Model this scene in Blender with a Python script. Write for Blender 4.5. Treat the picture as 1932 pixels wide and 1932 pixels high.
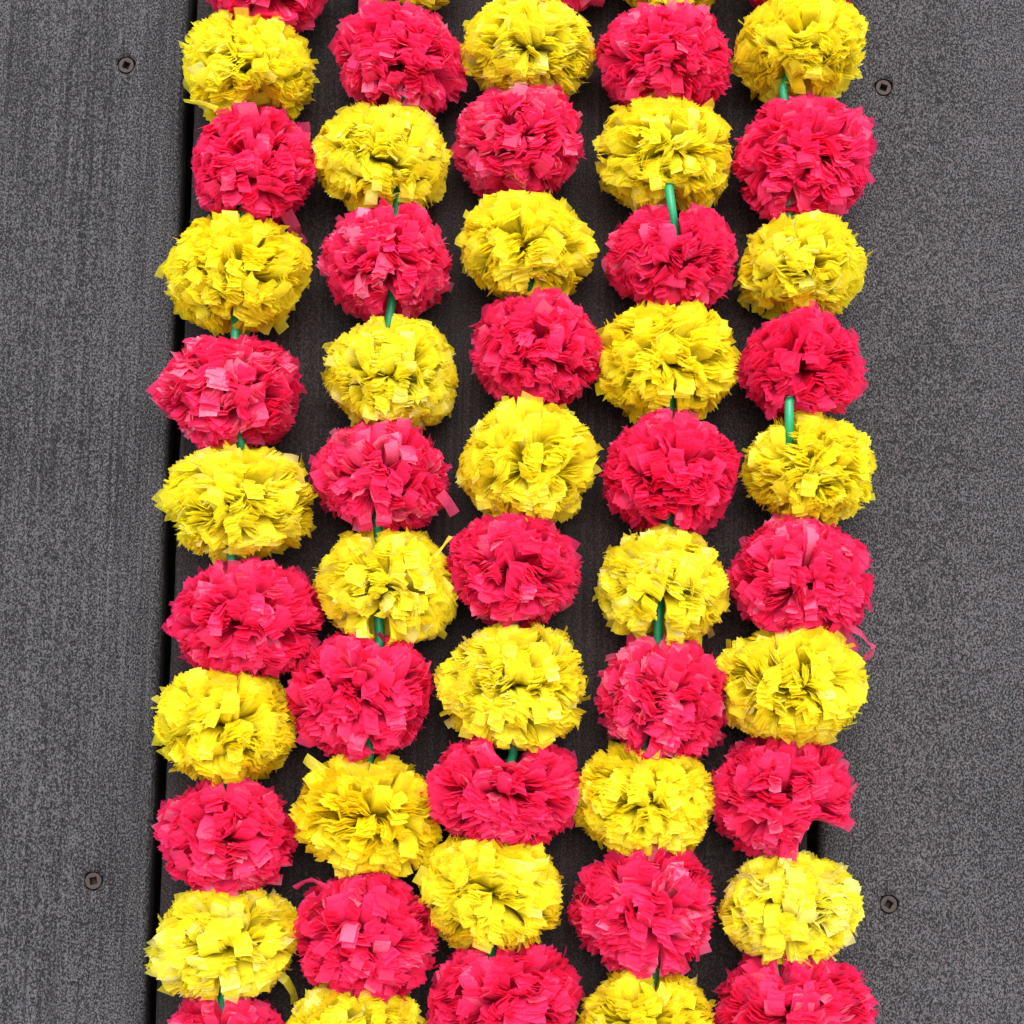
import bpy, math
import numpy as np
from mathutils import Vector, Matrix

for o in list(bpy.data.objects):
    bpy.data.objects.remove(o)
scene = bpy.context.scene
COL = scene.collection

# ---------------------------------------------------------------- camera
W = 1932.0                       # measurements are in units of a 1932 px square
FPX = 3220.0                     # focal length in those units
PITCH = math.atan(0.1156)
SCALE = 0.57 / W                 # metres per unit on the deck at the picture's centre
DIST = FPX * SCALE
cam_d = bpy.data.cameras.new('camera')
cam = bpy.data.objects.new('camera', cam_d)
COL.objects.link(cam)
cam.location = (0, -DIST * math.sin(PITCH), DIST * math.cos(PITCH))
cam.rotation_euler = (PITCH, 0, 0)
cam_d.sensor_width = 36
cam_d.lens = 36 * FPX / W
cam_d.clip_start = 0.01
cam_d.clip_end = 50
cam_d.dof.use_dof = False
scene.camera = cam

# ---------------------------------------------------------------- light
SUN_EL, SUN_AZ = math.radians(66), math.radians(12)      # from beyond the top of the picture
world = bpy.data.worlds.new('World')
scene.world = world
world.use_nodes = True
wn = world.node_tree
wn.nodes.clear()
sky = wn.nodes.new('ShaderNodeTexSky')
sky.sky_type = 'NISHITA'
sky.sun_disc = False
sky.sun_elevation = SUN_EL
sky.sun_rotation = SUN_AZ
sky.dust_density = 4.0
sky.ozone_density = 1.0
hs = wn.nodes.new('ShaderNodeHueSaturation')
hs.inputs['Saturation'].default_value = 0.22             # overcast: an almost colourless sky
bgn = wn.nodes.new('ShaderNodeBackground')
bgn.inputs['Strength'].default_value = 0.14
wo = wn.nodes.new('ShaderNodeOutputWorld')
wn.links.new(sky.outputs[0], hs.inputs['Color'])
wn.links.new(hs.outputs[0], bgn.inputs['Color'])
wn.links.new(bgn.outputs[0], wo.inputs['Surface'])
sd = bpy.data.lights.new('sun', 'SUN')
sd.energy = 0.8
sd.angle = math.radians(50)
sd.color = (1.0, 0.97, 0.93)
sun = bpy.data.objects.new('sun', sd)
COL.objects.link(sun)
dv = Vector((math.sin(SUN_AZ) * math.cos(SUN_EL), math.cos(SUN_AZ) * math.cos(SUN_EL), math.sin(SUN_EL)))
sun.rotation_euler = dv.to_track_quat('Z', 'Y').to_euler()
sun.location = (0, 0, 3)

scene.view_settings.view_transform = 'Standard'
scene.view_settings.look = 'None'
scene.view_settings.exposure = 1.33
scene.view_settings.gamma = 1.0
scene.render.engine = 'CYCLES'
scene.cycles.transparent_max_bounces = 12
scene.cycles.max_bounces = 12
scene.cycles.diffuse_bounces = 10
scene.cycles.transmission_bounces = 10
scene.render.resolution_x = 1024
scene.render.resolution_y = 1024

# ---------------------------------------------------------------- helpers
CP, SP = math.cos(PITCH), math.sin(PITCH)


def at(px, py, z=0.0):
    """The point of the place at height z that lies under a measured spot."""
    dx, dy = (px - W / 2) / FPX, -(py - W / 2) / FPX
    d = Vector((dx, dy * CP + SP, dy * SP - CP))
    t = (z - cam.location.z) / d.z
    return Vector(cam.location) + d * t


def link(o, parent=None):
    COL.objects.link(o)
    if parent is not None:
        o.parent = parent
    return o


def empty(name, loc=(0, 0, 0), parent=None):
    o = bpy.data.objects.new(name, None)
    o.empty_display_size = 0.01
    o.location = loc
    return link(o, parent)


def mesh_obj(name, co, faces, mat, parent=None, smooth=False, loc=(0, 0, 0), attr=None):
    """co (N,3); faces either a list of tuples or an (M,4) array."""
    me = bpy.data.meshes.new(name)
    co = np.asarray(co, dtype=np.float32)
    if isinstance(faces, np.ndarray):
        n, q = faces.shape
        me.vertices.add(len(co))
        me.vertices.foreach_set('co', co.ravel())
        me.loops.add(n * q)
        me.loops.foreach_set('vertex_index', faces.astype(np.int32).ravel())
        me.polygons.add(n)
        me.polygons.foreach_set('loop_start', np.arange(0, n * q, q, dtype=np.int32))
        me.polygons.foreach_set('loop_total', np.full(n, q, dtype=np.int32))
        me.update(calc_edges=True)
    else:
        me.from_pydata([tuple(c) for c in co], [], faces)
        me.update()
    if smooth:
        me.polygons.foreach_set('use_smooth', np.ones(len(me.polygons), dtype=bool))
    if attr is not None:
        a = me.attributes.new('film', 'FLOAT_COLOR', 'POINT')
        a.data.foreach_set('color', np.asarray(attr, dtype=np.float32).ravel())
    me.materials.append(mat)
    o = bpy.data.objects.new(name, me)
    o.location = loc
    return link(o, parent)


def new_mat(name):
    m = bpy.data.materials.new(name)
    m.use_nodes = True
    nt = m.node_tree
    nt.nodes.clear()
    out = nt.nodes.new('ShaderNodeOutputMaterial')
    return m, nt, out


def node(nt, typ, **kw):
    n = nt.nodes.new(typ)
    for k, v in kw.items():
        if k.startswith('i_'):
            n.inputs[k[2:].replace('_', ' ')].default_value = v
        else:
            setattr(n, k, v)
    return n


def ramp(nt, stops, interp='LINEAR'):
    r = nt.nodes.new('ShaderNodeValToRGB')
    cr = r.color_ramp
    cr.interpolation = interp
    while len(cr.elements) < len(stops):
        cr.elements.new(0.5)
    for e, (p, c) in zip(cr.elements, stops):
        e.position = p
        e.color = (c[0], c[1], c[2], 1) if hasattr(c, '__len__') else (c, c, c, 1)
    return r


# ---------------------------------------------------------------- materials
def plank_material(name, dark, light, grain, seed):
    m, nt, out = new_mat(name)
    L = nt.links.new
    tc = node(nt, 'ShaderNodeTexCoord')
    mp = node(nt, 'ShaderNodeMapping')
    mp.inputs['Location'].default_value = (seed, seed * 1.7, 0)
    L(tc.outputs['Object'], mp.inputs['Vector'])
    # fine salt-and-pepper speckle, a little drawn out along the plank
    ms = node(nt, 'ShaderNodeMapping')
    ms.inputs['Scale'].default_value = (1.0, 0.7, 1.0)
    L(mp.outputs[0], ms.inputs['Vector'])
    n1 = node(nt, 'ShaderNodeTexNoise', i_Scale=1200.0, i_Detail=2.0, i_Roughness=0.7)
    L(ms.outputs[0], n1.inputs['Vector'])
    # patches that are more or less weathered
    n2 = node(nt, 'ShaderNodeTexNoise', i_Scale=11.0, i_Detail=6.0, i_Roughness=0.6)
    L(mp.outputs[0], n2.inputs['Vector'])
    # grain streaks along the plank
    mg = node(nt, 'ShaderNodeMapping')
    mg.inputs['Scale'].default_value = (1.0, 0.035, 1.0)
    L(mp.outputs[0], mg.inputs['Vector'])
    n3 = node(nt, 'ShaderNodeTexNoise', i_Scale=420.0, i_Detail=3.0, i_Roughness=0.6)
    L(mg.outputs[0], n3.inputs['Vector'])
    n4 = node(nt, 'ShaderNodeTexNoise', i_Scale=60.0, i_Detail=3.0, i_Roughness=0.55)
    L(mg.outputs[0], n4.inputs['Vector'])
    # v = speckle + patches + streaks
    def madd(a, b, k):
        x = node(nt, 'ShaderNodeMath', operation='SUBTRACT')
        L(b, x.inputs[0]); x.inputs[1].default_value = 0.5
        y = node(nt, 'ShaderNodeMath', operation='MULTIPLY_ADD')
        L(x.outputs[0], y.inputs[0]); y.inputs[1].default_value = k
        L(a, y.inputs[2])
        return y.outputs[0]
    v = madd(n1.outputs['Fac'], n2.outputs['Fac'], 0.12)
    v = madd(v, n3.outputs['Fac'], grain)
    v = madd(v, n4.outputs['Fac'], grain * 0.5)
    r = ramp(nt, [(0.36, [c * 0.15 for c in dark]), (0.46, dark), (0.54, light), (0.64, [min(1, c * 1.9) for c in light])])
    L(v, r.inputs[0])
    # a few pale scuffs
    n6 = node(nt, 'ShaderNodeTexNoise', i_Scale=19.0, i_Detail=7.0, i_Roughness=0.7, i_Distortion=1.2)
    L(mp.outputs[0], n6.inputs['Vector'])
    sc = ramp(nt, [(0.66, 0.0), (0.76, 0.45)])
    L(n6.outputs['Fac'], sc.inputs[0])
    pale = node(nt, 'ShaderNodeMix', data_type='RGBA')
    pale.inputs[7].default_value = (*[min(1, c * 2.1) for c in light], 1)
    L(sc.outputs[0], pale.inputs[0]); L(r.outputs[0], pale.inputs[6])
    r = pale
    # thin brushed lines along the plank, stronger in places
    ml = node(nt, 'ShaderNodeMapping')
    ml.inputs['Scale'].default_value = (1.0, 0.012, 1.0)
    L(mp.outputs[0], ml.inputs['Vector'])
    n7 = node(nt, 'ShaderNodeTexNoise', i_Scale=560.0, i_Detail=1.0)
    L(ml.outputs[0], n7.inputs['Vector'])
    ln = ramp(nt, [(0.36, 0.30), (0.45, 1.0), (0.60, 1.0), (0.68, 1.35)])
    L(n7.outputs['Fac'], ln.inputs[0])
    wh = node(nt, 'ShaderNodeMath', operation='MULTIPLY')
    wr_ = ramp(nt, [(0.40, 0.25), (0.60, 1.0)])
    n8 = node(nt, 'ShaderNodeTexNoise', i_Scale=9.0, i_Detail=2.0)
    L(mp.outputs[0], n8.inputs['Vector'])
    L(n8.outputs['Fac'], wr_.inputs[0])
    L(wr_.outputs[0], wh.inputs[0]); wh.inputs[1].default_value = min(1.0, grain * 3.2)
    lm = node(nt, 'ShaderNodeMix', data_type='RGBA', blend_type='MULTIPLY')
    L(wh.outputs[0], lm.inputs[0]); L(r.outputs[2], lm.inputs[6]); L(ln.outputs[0], lm.inputs[7])
    r = lm
    # faint colour drift of single flecks
    n5 = node(nt, 'ShaderNodeTexNoise', i_Scale=520.0, i_Detail=1.0)
    L(mp.outputs[0], n5.inputs['Vector'])
    tint = ramp(nt, [(0.35, (1.07, 0.97, 0.99)), (0.5, (1, 1, 1)), (0.65, (0.94, 1.01, 1.04))])
    L(n5.outputs['Fac'], tint.inputs[0])
    mx = node(nt, 'ShaderNodeMix', data_type='RGBA', blend_type='MULTIPLY')
    mx.inputs[0].default_value = 1.0
    L(r.outputs[2], mx.inputs[6]); L(tint.outputs[0], mx.inputs[7])
    bs = node(nt, 'ShaderNodeBsdfPrincipled')
    bs.inputs['Roughness'].default_value = 0.82
    bs.inputs['Specular IOR Level'].default_value = 0.3
    L(mx.outputs[2], bs.inputs['Base Color'])
    bp = node(nt, 'ShaderNodeBump')
    bp.inputs['Strength'].default_value = 0.5
    bp.inputs['Distance'].default_value = 0.0006
    L(v, bp.inputs['Height'])
    L(bp.outputs[0], bs.inputs['Normal'])
    L(bs.outputs[0], out.inputs['Surface'])
    return m


def film_material(name, base, pale, deep):
    """Thin coloured plastic film: part diffuse, part translucent, a satin shine and
    a share of see-through that differs from strip to strip (stored on the strips)."""
    m, nt, out = new_mat(name)
    L = nt.links.new
    at_ = node(nt, 'ShaderNodeAttribute', attribute_name='film')
    sep = node(nt, 'ShaderNodeSeparateColor')
    L(at_.outputs['Color'], sep.inputs[0])
    r = ramp(nt, [(0.0, deep), (0.45, base), (0.8, base), (1.0, pale)])
    L(sep.outputs[0], r.inputs[0])
    tc = node(nt, 'ShaderNodeTexCoord')
    n = node(nt, 'ShaderNodeTexNoise', i_Scale=330.0, i_Detail=2.0, i_Distortion=0.6)
    L(tc.outputs['Object'], n.inputs['Vector'])
    bp = node(nt, 'ShaderNodeBump')
    bp.inputs['Strength'].default_value = 0.55
    bp.inputs['Distance'].default_value = 0.0009
    L(n.outputs['Fac'], bp.inputs['Height'])
    bs = node(nt, 'ShaderNodeBsdfPrincipled')
    bs.inputs['Roughness'].default_value = 0.38
    bs.inputs['Specular IOR Level'].default_value = 0.5
    L(r.outputs[0], bs.inputs['Base Color'])
    L(bp.outputs[0], bs.inputs['Normal'])
    tr = node(nt, 'ShaderNodeBsdfTranslucent')
    L(r.outputs[0], tr.inputs['Color'])
    L(bp.outputs[0], tr.inputs['Normal'])
    m1 = node(nt, 'ShaderNodeMixShader')
    m1.inputs[0].default_value = 0.58
    L(bs.outputs[0], m1.inputs[1]); L(tr.outputs[0], m1.inputs[2])
    tp = node(nt, 'ShaderNodeBsdfTransparent')
    pl = node(nt, 'ShaderNodeMix', data_type='RGBA')
    pl.inputs[0].default_value = 0.35
    pl.inputs[7].default_value = (1, 1, 1, 1)
    L(r.outputs[0], pl.inputs[6])
    L(pl.outputs[2], tp.inputs['Color'])
    m2 = node(nt, 'ShaderNodeMixShader')
    L(sep.outputs[1], m2.inputs[0])
    L(m1.outputs[0], m2.inputs[1]); L(tp.outputs[0], m2.inputs[2])
    L(m2.outputs[0], out.inputs['Surface'])
    return m


def simple_material(name, col, rough=0.6, metal=0.0, noise=None, spec=0.5):
    m, nt, out = new_mat(name)
    L = nt.links.new
    bs = node(nt, 'ShaderNodeBsdfPrincipled')
    bs.inputs['Roughness'].default_value = rough
    bs.inputs['Metallic'].default_value = metal
    bs.inputs['Specular IOR Level'].default_value = spec
    if noise:
        sc, c2 = noise
        tc = node(nt, 'ShaderNodeTexCoord')
        n = node(nt, 'ShaderNodeTexNoise', i_Scale=sc, i_Detail=4.0, i_Roughness=0.65)
        L(tc.outputs['Object'], n.inputs['Vector'])
        r = ramp(nt, [(0.35, col), (0.65, c2)])
        L(n.outputs['Fac'], r.inputs[0])
        L(r.outputs[0], bs.inputs['Base Color'])
        bp = node(nt, 'ShaderNodeBump')
        bp.inputs['Strength'].default_value = 0.4
        bp.inputs['Distance'].default_value = 0.3 / sc
        L(n.outputs['Fac'], bp.inputs['Height'])
        L(bp.outputs[0], bs.inputs['Normal'])
    else:
        bs.inputs['Base Color'].default_value = (*col, 1)
    L(bs.outputs[0], out.inputs['Surface'])
    return m


M_PL = plank_material('plank_left', (0.0088, 0.0086, 0.0095), (0.0425, 0.041, 0.0442), 0.20, 3.1)
M_PC = plank_material('plank_centre_shaded', (0.0046, 0.0031, 0.0033), (0.0185, 0.0125, 0.0132), 0.26, 7.7)  # shade and warm bounce between the garlands put into its darker, browner colours
M_PR = plank_material('plank_right', (0.0100, 0.0093, 0.0100), (0.0475, 0.044, 0.0464), 0.05, 12.9)
M_Y = film_material('yellow_film', (0.98, 0.925, 0.065), (0.975, 0.945, 0.38), (0.975, 0.86, 0.022))
M_P = film_material('pink_film', (0.955, 0.058, 0.245), (0.96, 0.28, 0.46), (0.93, 0.028, 0.155))
M_G = simple_material('green_straw', (0.004, 0.26, 0.11), 0.42)
M_S = simple_material('rusty_screw', (0.022, 0.018, 0.018), 0.7, 0.1, (700, (0.040, 0.021, 0.014)))
M_J = simple_material('joist_timber', (0.020, 0.022, 0.016), 0.9, 0, (60, (0.035, 0.030, 0.024)))
M_E = simple_material('damp_soil', (0.020, 0.022, 0.014), 0.95, 0, (25, (0.035, 0.034, 0.022)))

# ---------------------------------------------------------------- ground and deck
g = mesh_obj('ground', [(-8, -8, -0.45), (8, -8, -0.45), (8, 8, -0.45), (-8, 8, -0.45)], [(0, 1, 2, 3)], M_E)
g['kind'] = 'structure'

LEAN = 0.0189
deck = empty('deck')
deck.rotation_euler = (0, 0, -math.atan(LEAN))
deck['kind'] = 'structure'
RI = Matrix.Rotation(math.atan(LEAN), 3, 'Z')


def dk(px, py, z=0.0):
    return RI @ at(px, py, z)


XL1 = (dk(351, 0).x + dk(274, 1932).x) / 2          # left plank's right edge
XC0 = (dk(373, 0).x + dk(291, 1932).x) / 2          # centre plank's left edge
XC1 = dk(1525, 1580).x
XR0 = XC1 + (XC0 - XL1)
PW = XC1 - XC0
rng = np.random.default_rng(11)
TH = 0.038


def plank(x0, x1, mat, ease, crown, holes):
    """A board with eased, slightly worn edges, a faint crown and a sunk hole at each screw."""
    ny = 121
    ys = np.linspace(-0.62, 0.62, ny)
    sec = [(0, -TH)]
    for a in np.linspace(0, math.pi / 2, 6):
        sec.append((ease * (1 - math.cos(a)), -ease + ease * math.sin(a)))
    w = x1 - x0
    for u in np.linspace(0.03, 0.97, 40):
        sec.append((u * w, crown * math.sin(math.pi * u)))
    for a in np.linspace(math.pi / 2, 0, 6):
        sec.append((w - ease * (1 - math.cos(a)), -ease + ease * math.sin(a)))
    sec.append((w, -TH))
    sec = np.array(sec)
    ns = len(sec)
    co = np.zeros((ny, ns, 3))
    co[:, :, 0] = sec[None, :, 0] + x0
    co[:, :, 2] = sec[None, :, 1]
    co[:, :, 1] = ys[:, None]
    # worn edge: small uneven wander of the arris
    wl = np.convolve(rng.normal(0, 0.0005, ny + 6), np.ones(7) / 4, 'valid')
    wr = np.convolve(rng.normal(0, 0.0005, ny + 6), np.ones(7) / 4, 'valid')
    co[:, :7, 0] += wl[:, None]
    co[:, -7:, 0] += wr[:, None]
    idx = np.arange(ny * ns).reshape(ny, ns)
    f = np.stack([idx[:-1, :-1], idx[:-1, 1:], idx[1:, 1:], idx[1:, :-1]], -1).reshape(-1, 4)
    bot = np.stack([idx[:-1, 0], idx[1:, 0], idx[1:, -1], idx[:-1, -1]], -1)
    f = np.concatenate([f, bot])
    faces = [tuple(int(i) for i in q) for q in f]
    faces.append(tuple(int(i) for i in idx[0, ::-1]))
    faces.append(tuple(int(i) for i in idx[-1, :]))
    return mesh_obj('plank', co.reshape(-1, 3), faces, mat, deck, smooth=False)


p_l = plank(XL1 - PW, XL1, M_PL, 0.0042, 0.0008, [])
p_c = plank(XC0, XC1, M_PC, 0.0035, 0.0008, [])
p_r = plank(XR0, XR0 + PW, M_PR, 0.0060, 0.0008, [])
for p in (p_l, p_c, p_r):
    for q in p.data.polygons:
        q.use_smooth = len(q.vertices) == 4


def drill(p, spots):
    """Countersunk holes, really cut into the plank."""
    co, fc, n = [], [], 28
    for k, (px, py) in enumerate(spots):
        c = dk(px, py)
        s0 = len(co)
        for r, z in ((0.0054, 0.004), (0.0052, -0.0002), (0.0047, -0.010)):
            for i in range(n):
                a = 2 * math.pi * i / n
                rr = r * (1 + 0.05 * math.sin(3 * a + k) + 0.03 * math.sin(5 * a + 2 * k))
                co.append((c.x + rr * math.cos(a), c.y + rr * math.sin(a), z))
        for j in range(2):
            for i in range(n):
                i2 = (i + 1) % n
                fc.append((s0 + j * n + i2, s0 + j * n + i, s0 + (j + 1) * n + i, s0 + (j + 1) * n + i2))
        fc.append(tuple(s0 + i for i in range(n)))
        fc.append(tuple(s0 + 2 * n + i for i in range(n))[::-1])
    cut = mesh_obj('cutter', co, fc, p.data.materials[0], deck)
    md = p.modifiers.new('hole', 'BOOLEAN')
    md.operation = 'DIFFERENCE'
    md.object = cut
    md.solver = 'EXACT'
    dg = bpy.context.evaluated_depsgraph_get()
    me = bpy.data.meshes.new_from_object(p.evaluated_get(dg))
    p.modifiers.clear()
    p.data = me
    bpy.data.objects.remove(cut)


def screw(px, py, rot, parent, tilt):
    """Rusty flat head with a square socket, seated in its hole."""
    c = dk(px, py)
    c.z = 0.0001
    R, n = 0.0046, 32
    co, fc = [], []

    def ring(r, z, sq=False):
        s = len(co)
        for i in range(n):
            a = 2 * math.pi * (i + 0.5 * sq * 0) / n
            if sq:
                k = r / max(abs(math.cos(a)), abs(math.sin(a)))
                co.append((k * math.cos(a), k * math.sin(a), z))
            else:
                co.append((r * math.cos(a), r * math.sin(a), z))
        return s
    rings = [ring(R * 0.8, -0.0025), ring(R * 0.98, -0.0004), ring(R * 0.94, 0.0), ring(R * 0.75, 0.0),
             ring(R * 0.44, -0.0001, True), ring(R * 0.42, -0.0060, True), ring(0.0001, -0.0070)]
    for a, b in zip(rings[:-1], rings[1:]):
        for i in range(n):
            j = (i + 1) % n
            fc.append((a + i, a + j, b + j, b + i))
    o = mesh_obj('screw', co, fc, M_S, parent, loc=c)
    o.rotation_euler = (tilt[0], tilt[1], rot)


drill(p_l, [(238, 123), (176, 1662)])
drill(p_r, [(1667, 165), (1677, 1706)])
screw(238, 123, math.radians(-22), p_l, (0.05, -0.06))
screw(176, 1662, math.radians(12), p_l, (0, 0))
screw(1667, 165, math.radians(-20), p_r, (-0.04, 0.05))
screw(1677, 1706, math.radians(-32), p_r, (0, 0))
# joists that the screws bite into
for py in (130, 1684):
    y = dk(966, py).y
    x0, x1 = XL1 - PW, XR0 + PW
    a, b, z0, z1 = y - 0.022, y + 0.022, -0.20, -TH - 0.0005
    co = [(x0, a, z0), (x1, a, z0), (x1, b, z0), (x0, b, z0), (x0, a, z1), (x1, a, z1), (x1, b, z1), (x0, b, z1)]
    mesh_obj('joist', co, [(3, 2, 1, 0), (4, 5, 6, 7), (0, 1, 5, 4), (1, 2, 6, 5), (2, 3, 7, 6), (3, 0, 4, 7)], M_J, deck)

# ---------------------------------------------------------------- garlands
# centre x, centre y, half width, half height, tilt in degrees
COLS = [
    [(504, -31, 125, 110, 0), (472, 134, 124, 110, -14), (478, 318, 124, 122, 10), (449, 518, 135, 112, -4), (440, 738, 137, 111, 2),
     (453, 948, 140, 110, -3), (465, 1168, 142, 114, 6), (430, 1368, 135, 112, -3), (427, 1577, 134, 108, 0), (427, 1778, 134, 107, 3),
     (423, 1978, 118, 105, 0)],
    [(760, -66, 118, 93, 0), (755, 118, 126, 110, -12), (723, 302, 127, 111, -5), (731, 500, 131, 111, 0), (742, 710, 135, 109, 0),
     (720, 900, 136, 109, -6), (732, 1108, 132, 112, -6), (680, 1311, 136, 121, 0), (696, 1540, 135, 114, -8), (687, 1767, 137, 122, -5),
     (670, 1958, 134, 110, 0)],
    [(1070, -93, 118, 108, 0), (997, 92, 132, 98, 0), (980, 270, 126, 109, 0), (994, 468, 132, 103, -6), (1013, 665, 130, 112, -4),
     (998, 877, 136, 120, 0), (968, 1076, 131, 110, -6), (970, 1295, 139, 122, 0), (948, 1490, 143, 107, 0), (925, 1681, 133, 112, -12),
     (953, 1888, 135, 112, 0)],
    [(1268, -62, 112, 96, 0), (1254, 115, 128, 110, 0), (1255, 295, 132, 110, 0), (1268, 488, 122, 101, 0), (1258, 682, 134, 114, 0),
     (1266, 898, 134, 117, 0), (1252, 1110, 129, 115, -10), (1252, 1322, 124, 128, -20), (1217, 1507, 129, 110, 0), (1215, 1713, 137, 124, 0),
     (1217, 1935, 128, 112, 0)],
    [(1512, -66, 124, 106, 0), (1510, 95, 132, 98, 0), (1515, 303, 131, 125, 6), (1514, 508, 127, 97, 0), (1509, 692, 124, 108, 0),
     (1530, 889, 129, 106, 0), (1512, 1095, 137, 119, 0), (1492, 1290, 144, 114, 4), (1473, 1501, 133, 117, -8), (1490, 1713, 135, 107, 0),
     (1494, 1908, 140, 112, 0)],
]
FIRST_YELLOW = [False, True, False, True, False]
# where the green straw shows: (garland, upper pompom): (x0, y0, x1, y1, half width of the parting)
STRAW = {
    (0, 0): (477, 2, 483, 28, 9), (0, 2): (457, 388, 460, 422, 9), (0, 4): (453, 832, 456, 850, 8), (0, 5): (436, 1026, 437, 1064, 10),
    (0, 7): (432, 1474, 430, 1484, 8), (0, 9): (425, 1846, 420, 1890, 11),
    (1, 1): (765, 180, 765, 200, 9), (1, 2): (750, 372, 750, 402, 10), (1, 3): (741, 562, 732, 618, 11), (1, 5): (710, 980, 715, 1012, 10),
    (1, 6): (714, 1168, 718, 1208, 11), (1, 7): (698, 1412, 696, 1438, 11),
    (2, 7): (968, 1408, 968, 1424, 9), (2, 9): (928, 1788, 926, 1808, 9),
    (3, 2): (1262, 354, 1275, 448, 11), (3, 4): (1266, 742, 1265, 788, 10), (3, 6): (1243, 1150, 1241, 1196, 13), (3, 7): (1220, 1374, 1214, 1398, 10),
    (3, 9): (1238, 1790, 1231, 1842, 10),
    (4, 1): (1477, 166, 1481, 204, 11), (4, 2): (1487, 390, 1490, 428, 9), (4, 4): (1489, 760, 1489, 842, 12), (4, 9): (1468, 1812, 1464, 1830, 10),
}
# dents and clefts in single pompoms: (x, y, radius)
DENT = {
    (0, 1): [(500, 232, 34)], (0, 5): [(585, 1040, 12)],
    (1, 6): [(735, 1190, 18), (700, 1185, 14)], (1, 3): [(742, 590, 16)],
    (2, 3): [(1002, 545, 12)], (2, 8): [(962, 1392, 34)],
    (3, 2): [(1270, 395, 18)], (3, 3): [(1275, 400, 22)], (3, 6): [(1228, 1205, 24), (1190, 1220, 18)],
    (4, 4): [(1490, 800, 14)], (4, 8): [(1550, 1606, 44), (1534, 1570, 22)], (4, 1): [(1478, 190, 14)],
}
LABELS = [
    'leftmost pink and yellow pompom garland, along the dark gap between the planks',
    'pink and yellow pompom garland, second from the left, with short green straws showing',
    'middle one of the five pink and yellow pompom garlands, its straws almost wholly hidden',
    'pompom garland second from the right, a long green straw across its upper pink pompom',
    'rightmost pompom garland, beside the paler plank, with a loose pink ribbon on its right',
]
TT = np.array([0, 0.40, 0.68, 0.79, 0.90, 1.0])
NR, NC = 6, 3                    # points along and across one strip


def unit(v):
    return v / np.maximum(np.linalg.norm(v, axis=-1, keepdims=True), 1e-9)


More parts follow.
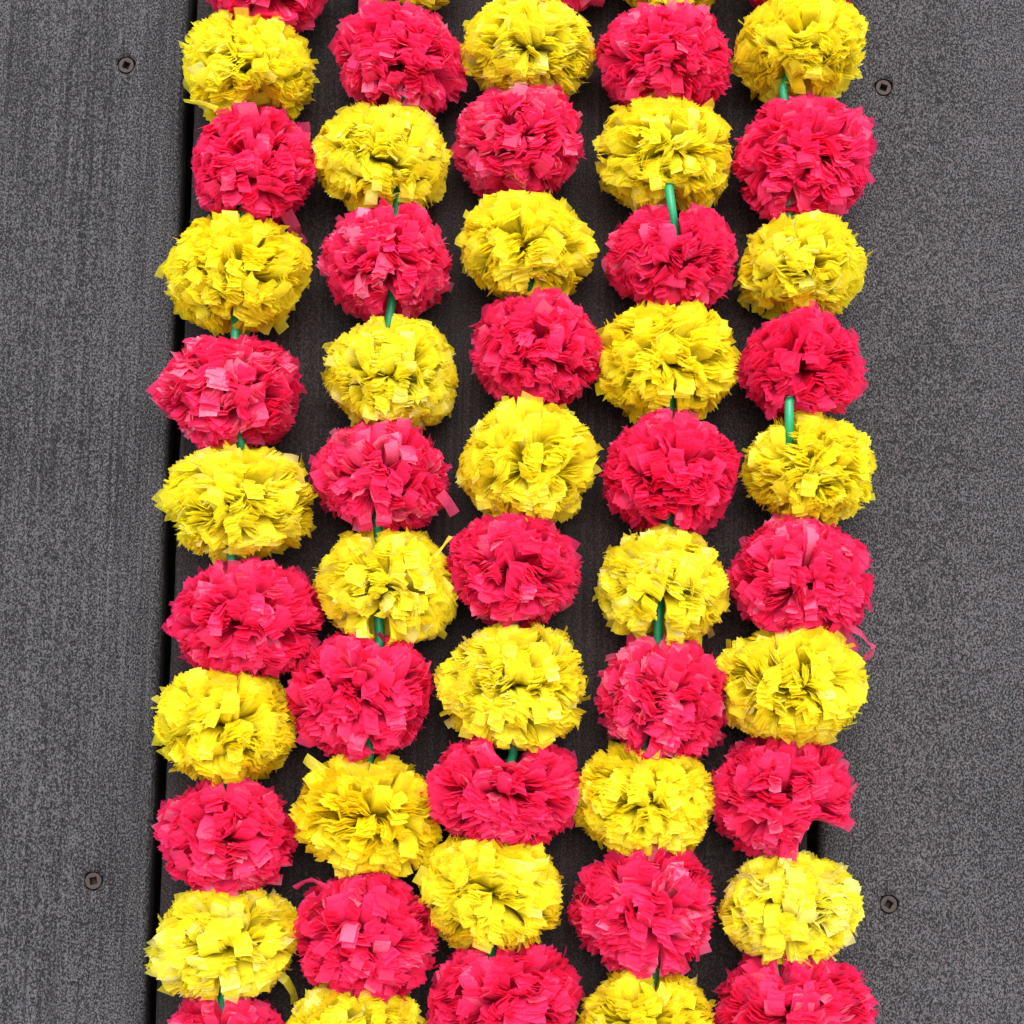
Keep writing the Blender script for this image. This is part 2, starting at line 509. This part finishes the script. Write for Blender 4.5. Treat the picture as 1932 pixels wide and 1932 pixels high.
def make_strips(rng, Rr, Ry, big):
    """Strips of film that stand out from a common middle, in stacked sheets whose cuts line up.
    The string runs along local y.  Returns points (S,NR,NC,3), cell ids and film values (S,4)."""
    ncl = 12
    wild = rng.uniform(0.35, 0.75)
    edges = np.linspace(-1, 1, ncl)
    P = dict(beta=[], lam=[], curl=[], roll=[], y0=[], s=[], w=[], cup=[], cell=[], val=[], see=[], side=[])
    cell = 0
    for c in range(ncl):
        b0 = math.asin(max(-.985, min(.985, edges[c] * 0.96))) + rng.normal(0, 0.03)
        sheets = int(rng.integers(6, 9))
        M = int(round((15 + 12 * math.cos(b0)) / big))
        ph = rng.uniform(0, 6.28)
        for j in range(M):
            cb = rng.normal(0, 0.08)
            cl = rng.normal(0, 0.08)
            curl = rng.normal(0, 0.25) if rng.random() < 0.5 else rng.choice([-1, 1]) * rng.uniform(0.4, 0.8 + wild)
            roll = rng.normal(0, 0.5)
            cs = rng.uniform(0.93, 1.0)
            cw = rng.uniform(0.0064, 0.0096) * big
            cup = rng.normal(0, 0.07)
            side = rng.normal(0, 0.20)
            cv = rng.uniform(0.2, 0.85)
            for k in range(sheets):
                if rng.random() < (0.55 if math.sin(ph + 2 * math.pi * j / M) < -0.25 else 0.06):
                    continue
                u = (k - sheets / 2)
                P['beta'].append(b0 + cb + u * 0.020 + rng.normal(0, 0.012))
                P['lam'].append(ph + 2 * math.pi * j / M + cl + rng.normal(0, 0.02))
                P['curl'].append(curl + rng.normal(0, 0.10) + u * 0.03)
                P['roll'].append(roll + rng.normal(0, 0.06))
                P['y0'].append(edges[c] * 0.0065 + u * 0.00018)
                loner = rng.random() < 0.05
                P['s'].append(cs * rng.uniform(0.97, 1.005) + (rng.uniform(0.03, 0.11) if loner else 0))
                P['w'].append(cw * rng.uniform(0.93, 1.05) * (rng.uniform(0.45, 0.8) if rng.random() < 0.10 else 1))
                P['cup'].append(cup + rng.normal(0, 0.03))
                P['side'].append(side + rng.normal(0, 0.05))
                P['cell'].append(cell)
                P['val'].append(np.clip(cv + rng.normal(0, 0.12) + (0.3 if rng.random() < 0.05 else 0), 0, 1))
                P['see'].append(np.clip(0.12 + abs(rng.normal(0, 0.06)) + (0.25 if loner else 0), 0, 0.5))
            cell += 1
    shade = rng.normal(0, 0.12)
    P['val'] = np.clip(np.array(P['val']) + shade, 0, 1)
    for k in P:
        P[k] = np.array(P[k])
    S = len(P['beta'])
    ey = np.array([0, 1.0, 0])
    cl_, sl_ = np.cos(P['lam']), np.sin(P['lam'])
    er = np.stack([cl_, np.zeros(S), sl_], -1)
    el = np.stack([-sl_, np.zeros(S), cl_], -1)
    t = TT
    bend = np.clip((t - 0.62) / 0.28, 0, 1)
    # direction along the strip at each point
    psi = P['beta'][:, None] * (0.80 + 0.2 * t[None]) + P['curl'][:, None] * bend[None]
    sw = P['side'][:, None] * bend[None]
    d = np.cos(psi)[..., None] * er[:, None] + np.sin(psi)[..., None] * ey + sw[..., None] * el[:, None]
    d = unit(d)
    base = er * 0.0035 + ey * P['y0'][:, None]
    steps = np.concatenate([np.zeros((S, 1, 3)), (d[:, 1:] + d[:, :-1]) / 2 * np.diff(t)[None, :, None]], 1)
    path = np.cumsum(steps, 1)
    tip = path[:, -1]
    # scale to reach the oblate outline
    def q(Lv):
        p = base + tip * Lv[:, None]
        return np.sqrt((p[:, 0] ** 2 + p[:, 2] ** 2) / Rr ** 2 + p[:, 1] ** 2 / Ry ** 2)
    lo, hi = np.zeros(S), np.full(S, 4 * Rr)
    for _ in range(22):
        mid = (lo + hi) / 2
        m = q(mid) < P['s']
        lo = np.where(m, mid, lo)
        hi = np.where(m, hi, mid)
    Ln = np.minimum((lo + hi) / 2, 1.25 * Rr)
    path = base[:, None] + path * Ln[:, None, None]
    wv = el[:, None] - (np.sum(el[:, None] * d, -1, keepdims=True)) * d
    wv = unit(wv)
    nv = np.cross(d, wv)
    ra = P['roll'][:, None, None] * (0.3 + 0.7 * t[None, :, None])
    wv2 = wv * np.cos(ra) + nv * np.sin(ra)
    nv2 = np.cross(d, wv2)
    wid = P['w'][:, None] * (0.45 + 0.55 * np.clip(t[None] * 1.5, 0, 1))
    x = np.linspace(-0.5, 0.5, NC)
    pts = path[:, :, None] + wv2[:, :, None] * (wid[:, :, None, None] * x[None, None, :, None])
    cupv = (0.25 - x ** 2)[None, None, :, None] * 4 * (P['cup'] * P['w'])[:, None, None, None] * t[None, :, None, None]
    pts = pts + nv2[:, :, None] * cupv
    # wrinkles along the strip
    wr = rng.normal(0, 0.00035, (S, NR, NC, 1)) * t[None, :, None, None]
    pts = pts + nv2[:, :, None] * wr
    # cut ends: square, some slanting
    sl = np.where(rng.random(S) < 0.12, rng.normal(0, 0.4, S), rng.normal(0, 0.07, S))
    pts[:, -1] += d[:, -1][:, None] * (x[None, :] * (sl * P['w'])[:, None])[..., None]
    film = np.stack([P['val'], P['see'], rng.random(S), np.ones(S)], -1)
    return pts, P['cell'], film


def strip_faces(S):
    idx = np.arange(S * NR * NC).reshape(S, NR, NC)
    return np.stack([idx[:, :-1, :-1], idx[:, :-1, 1:], idx[:, 1:, 1:], idx[:, 1:, :-1]], -1).reshape(-1, 4)


def seg_dist(p, a, b):
    ab = b - a
    u = np.clip(((p - a) @ ab) / max(ab @ ab, 1e-12), 0, 1)
    c = a + u[..., None] * ab
    return p - c


# pompoms in space
POM = {}
for ci, col in enumerate(COLS):
    for ri, (cx, cy, hw, hh, tilt) in enumerate(col):
        Rr = hw * SCALE * 1.005
        Ry = hh * SCALE * 1.01
        zc = 0.78 * Rr
        c = at(cx, cy, zc)
        mag = (cam.location.z - zc) / cam.location.z       # nearer than the deck
        POM[ci, ri] = dict(c=np.array(c), Rr=Rr * mag, Ry=Ry * mag, tilt=math.radians(tilt))
keys = list(POM)

for ci, col in enumerate(COLS):
    root_loc = Vector(tuple(POM[ci, 5]['c'])); root_loc.z = 0
    root = empty('pompom_garland', root_loc)
    root['label'] = LABELS[ci]
    root['category'] = 'garland'
    root['group'] = 'pompom garlands laid side by side on the deck'
    rl = np.array(root_loc)
    # straws first: from pompom to pompom
    tubes = {}
    for ri in range(len(col) - 1):
        A, B = POM[ci, ri], POM[ci, ri + 1]
        if (ci, ri) in STRAW:
            x0, y0, x1, y1, hwp = STRAW[ci, ri]
            long_ = (y1 - y0) > 70
            z0, z1 = (0.050, 0.044) if long_ else (0.036, 0.034)
            p0, p1 = np.array(at(x0, y0, z0)), np.array(at(x1, y1, z1))
        else:
            p0 = A['c'] * 0.62 + B['c'] * 0.38
            p1 = A['c'] * 0.38 + B['c'] * 0.62
            hwp = 0
        tubes[ri] = (p0, p1, hwp * SCALE)
        # smooth path centre - p0 - p1 - centre
        ctrl = [A['c'] + np.array([0, 0, 0.0]), p0, p1, B['c']]
        mid = []
        ctrl2 = [ctrl[0] * 0.6 + p0 * 0.4, p0 * 0.75 + ctrl[0] * 0.25, p0, (p0 + p1) / 2, p1, p1 * 0.75 + ctrl[3] * 0.25, ctrl[3] * 0.6 + p1 * 0.4]
        n = 14
        co, fc = [], []
        for i, p in enumerate(ctrl2):
            tdir = unit(ctrl2[min(i + 1, 6)] - ctrl2[max(i - 1, 0)])
            s_ = unit(np.cross(tdir, [0, 0, 1.0])); u_ = np.cross(s_, tdir)
            for k in range(n):
                a = 2 * math.pi * k / n
                co.append(p + 0.0025 * (1 + 0.04 * math.sin(3.1 * i + k)) * (math.cos(a) * s_ + math.sin(a) * u_) - rl)
        for i in range(len(ctrl2) - 1):
            for k in range(n):
                k2 = (k + 1) % n
                fc.append((i * n + k, i * n + k2, i * n + n + k2, i * n + n + k))
        fc.append(tuple(range(n))[::-1])
        fc.append(tuple(range((len(ctrl2) - 1) * n, len(ctrl2) * n)))
        o = mesh_obj('straw', co, fc, M_G, root, smooth=True)
    for ri in range(len(col)):
        rng = np.random.default_rng(1000 * ci + ri + 5)
        Q = POM[ci, ri]
        yellow = (ri % 2 == 0) == FIRST_YELLOW[ci]
        mat = M_Y if yellow else M_P
        big = rng.uniform(0.80, 1.10)
        pts, cell, film = make_strips(rng, Q['Rr'], Q['Ry'], big)
        S = len(pts)
        ti, tz = Q['tilt'], rng.normal(0, 0.10)
        # turn about the string, then pitch and tilt with the string
        Rm = np.array(Matrix.Rotation(ti, 3, 'Z') @ Matrix.Rotation(rng.normal(-0.06, 0.10), 3, 'X'))
        pts = pts @ Rm.T
        # uneven overall outline
        a = np.arctan2(pts[..., 2], pts[..., 0])
        b = np.arctan2(pts[..., 1], np.hypot(pts[..., 0], pts[..., 2]))
        f = 1 + 0.040 * np.sin(2 * a + rng.uniform(0, 6)) + 0.03 * np.sin(3 * a + 2 * b + rng.uniform(0, 6)) + 0.02 * np.sin(5 * b + a + rng.uniform(0, 6))
        pts = pts * f[..., None]
        wp = pts + Q['c']
        tt = np.linspace(0, 1, NR)[None, :, None]
        give = rng.uniform(-0.001, 0.004, S)[:, None, None]
        # neighbours press against each other
        for k in keys:
            if k == (ci, ri):
                continue
            N = POM[k]
            dvec = N['c'] - Q['c']
            dist = np.linalg.norm(dvec)
            if dist > Q['Rr'] + N['Rr'] + 0.01:
                continue
            n_ = dvec / dist
            ra = 1 / math.hypot(math.hypot(n_[0], n_[2]) / Q['Rr'], n_[1] / Q['Ry'])
            rb = 1 / math.hypot(math.hypot(n_[0], n_[2]) / N['Rr'], n_[1] / N['Ry'])
            h = dist * ra / (ra + rb) + 0.001
            s_ = (wp - Q['c']) @ n_
            over = np.maximum(s_ - h - give, 0)
            wp = wp - (over * 0.8)[..., None] * n_
        # partings where the straw comes out, and dents
        for rj in (ri, ri - 1):
            if rj in tubes and tubes[rj][2] > 0:
                p0, p1, hwp = tubes[rj]
                dd = seg_dist(wp, p0, p1)
                dd = dd[:, :, 1:2]
                hwp = hwp + 3 * SCALE
                r2 = np.hypot(dd[..., 0], dd[..., 1] * 0.55)
                push = np.clip(1 - r2 / (hwp * 1.5), 0, 1) * (dd[..., 2] > -0.004)
                sg = np.sign(wp[:, 2:3, 1:2, 0] - (p0[0] + p1[0]) / 2)
                sg = np.where(sg == 0, 1, sg)
                wp[..., 0] += push * hwp * 1.5 * sg
        for (x, y, r) in DENT.get((ci, ri), []):
            dc = np.array(at(x, y, Q['c'][2]))
            rr = r * SCALE
            dd = wp[:, :, 1:2, :2] - dc[:2]
            r2 = np.linalg.norm(dd, axis=-1)
            k_ = np.clip(1 - r2 / (rr * 1.8), 0, 1)
            away = unit(dd + (wp[:, 1:2, 1:2, :2] - dc[:2]) * 0.15)
            wp[..., :2] += away * (k_ * rr * 1.2)[..., None]
        # rests on the deck
        z = wp[..., 2]
        zm = 0.006
        low = z < zm
        wp[..., 2] = np.where(low, 0.0012 + (zm - 0.0012) * np.exp(np.clip((z - zm) / 0.012, -8, 0)), z)
        # pick the strips that show largest: tips facing the lens, spread over the pompom
        tipc = wp[:, -1].mean(1)
        e1 = wp[:, -1, 1] - wp[:, -3, 1]
        e2 = wp[:, -1, 2] - wp[:, -1, 0]
        area = np.abs(np.cross(e1, e2)[:, 2])
        up = (tipc[:, 2] - Q['c'][2]) / Q['Rr']
        score = area / area.max() + 1.1 * up + rng.random(S) * 0.15
        score[up < 0.1] = -9
        order = np.argsort(-score)
        sel = []
        for i in order:
            if len(sel) == 27 or score[i] < -5:
                break
            if all(np.linalg.norm(tipc[i] - tipc[j]) > 0.0068 for j in sel):
                sel.append(int(i))
        # these lie uppermost in their stack
        for i in sel:
            out_ = unit(tipc[i] - Q['c'])
            wp[i] += (out_ * 0.0012)[None, None] * np.linspace(0, 1, NR)[:, None, None] ** 2
        pom = empty('pompom', Vector(tuple(Q['c'] - rl)), root)
        pom['label'] = 'yellow film pompom' if yellow else 'hot pink film pompom'
        loc = wp - Q['c']
        rest = np.ones(S, bool)
        rest[sel] = False
        fr = loc[rest]
        fa = np.repeat(film[rest], NR * NC, axis=0)
        fo = mesh_obj('fringe', fr.reshape(-1, 3), strip_faces(len(fr)), mat, pom, attr=fa)
        fo['kind'] = 'stuff'
        F1 = strip_faces(1)
        for i in sel:
            mesh_obj('film_strip', loc[i].reshape(-1, 3), F1, mat, pom, attr=np.repeat(film[i:i + 1], NR * NC, axis=0))
        POM[ci, ri]['obj'] = pom

# ---------------------------------------------------------------- stray ribbons
def ribbon(ci, ri, pts, w, film):
    """A loose strip of film: pts are (px, py, height, turn in degrees)."""
    pom = POM[ci, ri]['obj']
    c = POM[ci, ri]['c']
    P3 = [np.array(at(x, y, z)) for x, y, z, a in pts]
    co, fc = [], []
    for i, p in enumerate(P3):
        td = unit(P3[min(i + 1, len(P3) - 1)] - P3[max(i - 1, 0)])
        s_ = unit(np.cross(td, [0, 0, 1.0])); u_ = np.cross(s_, td)
        a = math.radians(pts[i][3])
        wv = math.cos(a) * s_ + math.sin(a) * u_
        for x in (-0.5, 0, 0.5):
            co.append(p + wv * w * x + np.cross(wv, td) * 0.0005 * (0.25 - x * x) * 4 - c)
    for i in range(len(P3) - 1):
        for k in range(2):
            fc.append((i * 3 + k, i * 3 + k + 1, i * 3 + k + 4, i * 3 + k + 3))
    yellow = (ri % 2 == 0) == FIRST_YELLOW[ci]
    mesh_obj('film_strip', co, fc, M_Y if yellow else M_P, pom, attr=[film] * len(co))


PK = (0.85, 0.30, 0.5, 1)
YL = (0.8, 0.25, 0.5, 1)
ribbon(4, 6, [(1560, 1140, .045, 0), (1585, 1160, .045, 0), (1598, 1180, .038, 10), (1625, 1195, .034, 40), (1640, 1215, .028, 70), (1648, 1222, .026, 40),
              (1640, 1236, .022, 10), (1626, 1250, .018, 60)], 0.0045, PK)
ribbon(4, 6, [(1585, 1165, .045, 20), (1592, 1190, .036, 0), (1604, 1212, .030, 0), (1618, 1228, .024, 20)], 0.0062, PK)
ribbon(4, 2, [(1590, 215, .050, 0), (1612, 222, .048, 10), (1640, 232, .046, 30)], 0.0070, PK)
ribbon(1, 9, [(640, 1690, .045, 20), (612, 1672, .042, 30), (590, 1660, .038, 50), (572, 1664, .034, 60), (556, 1675, .030, 30)], 0.0035, (0.6, 0.15, 0.5, 1))
ribbon(0, 1, [(410, 205, .045, 10), (380, 194, .042, 50), (348, 190, .038, 75)], 0.0030, YL)
ribbon(0, 2, [(540, 400, .035, 10), (555, 430, .026, 0), (560, 447, .018, 20), (572, 464, .012, 10)], 0.0075, PK)
ribbon(1, 6, [(800, 1062, .044, 30), (820, 1050, .050, 30), (838, 1028, .046, 60), (850, 1012, .044, 30)], 0.0028, YL)
ribbon(1, 8, [(640, 1470, .038, 20), (612, 1456, .040, 20), (588, 1440, .038, 0), (576, 1430, .036, 20)], 0.0060, YL)
ribbon(1, 5, [(830, 930, .045, 0), (846, 950, .040, 20), (858, 970, .034, 0)], 0.0062, PK)
ribbon(0, 9, [(515, 1830, .030, 30), (540, 1850, .030, 30), (552, 1870, .022, 60), (556, 1890, .014, 40)], 0.0050, YL)
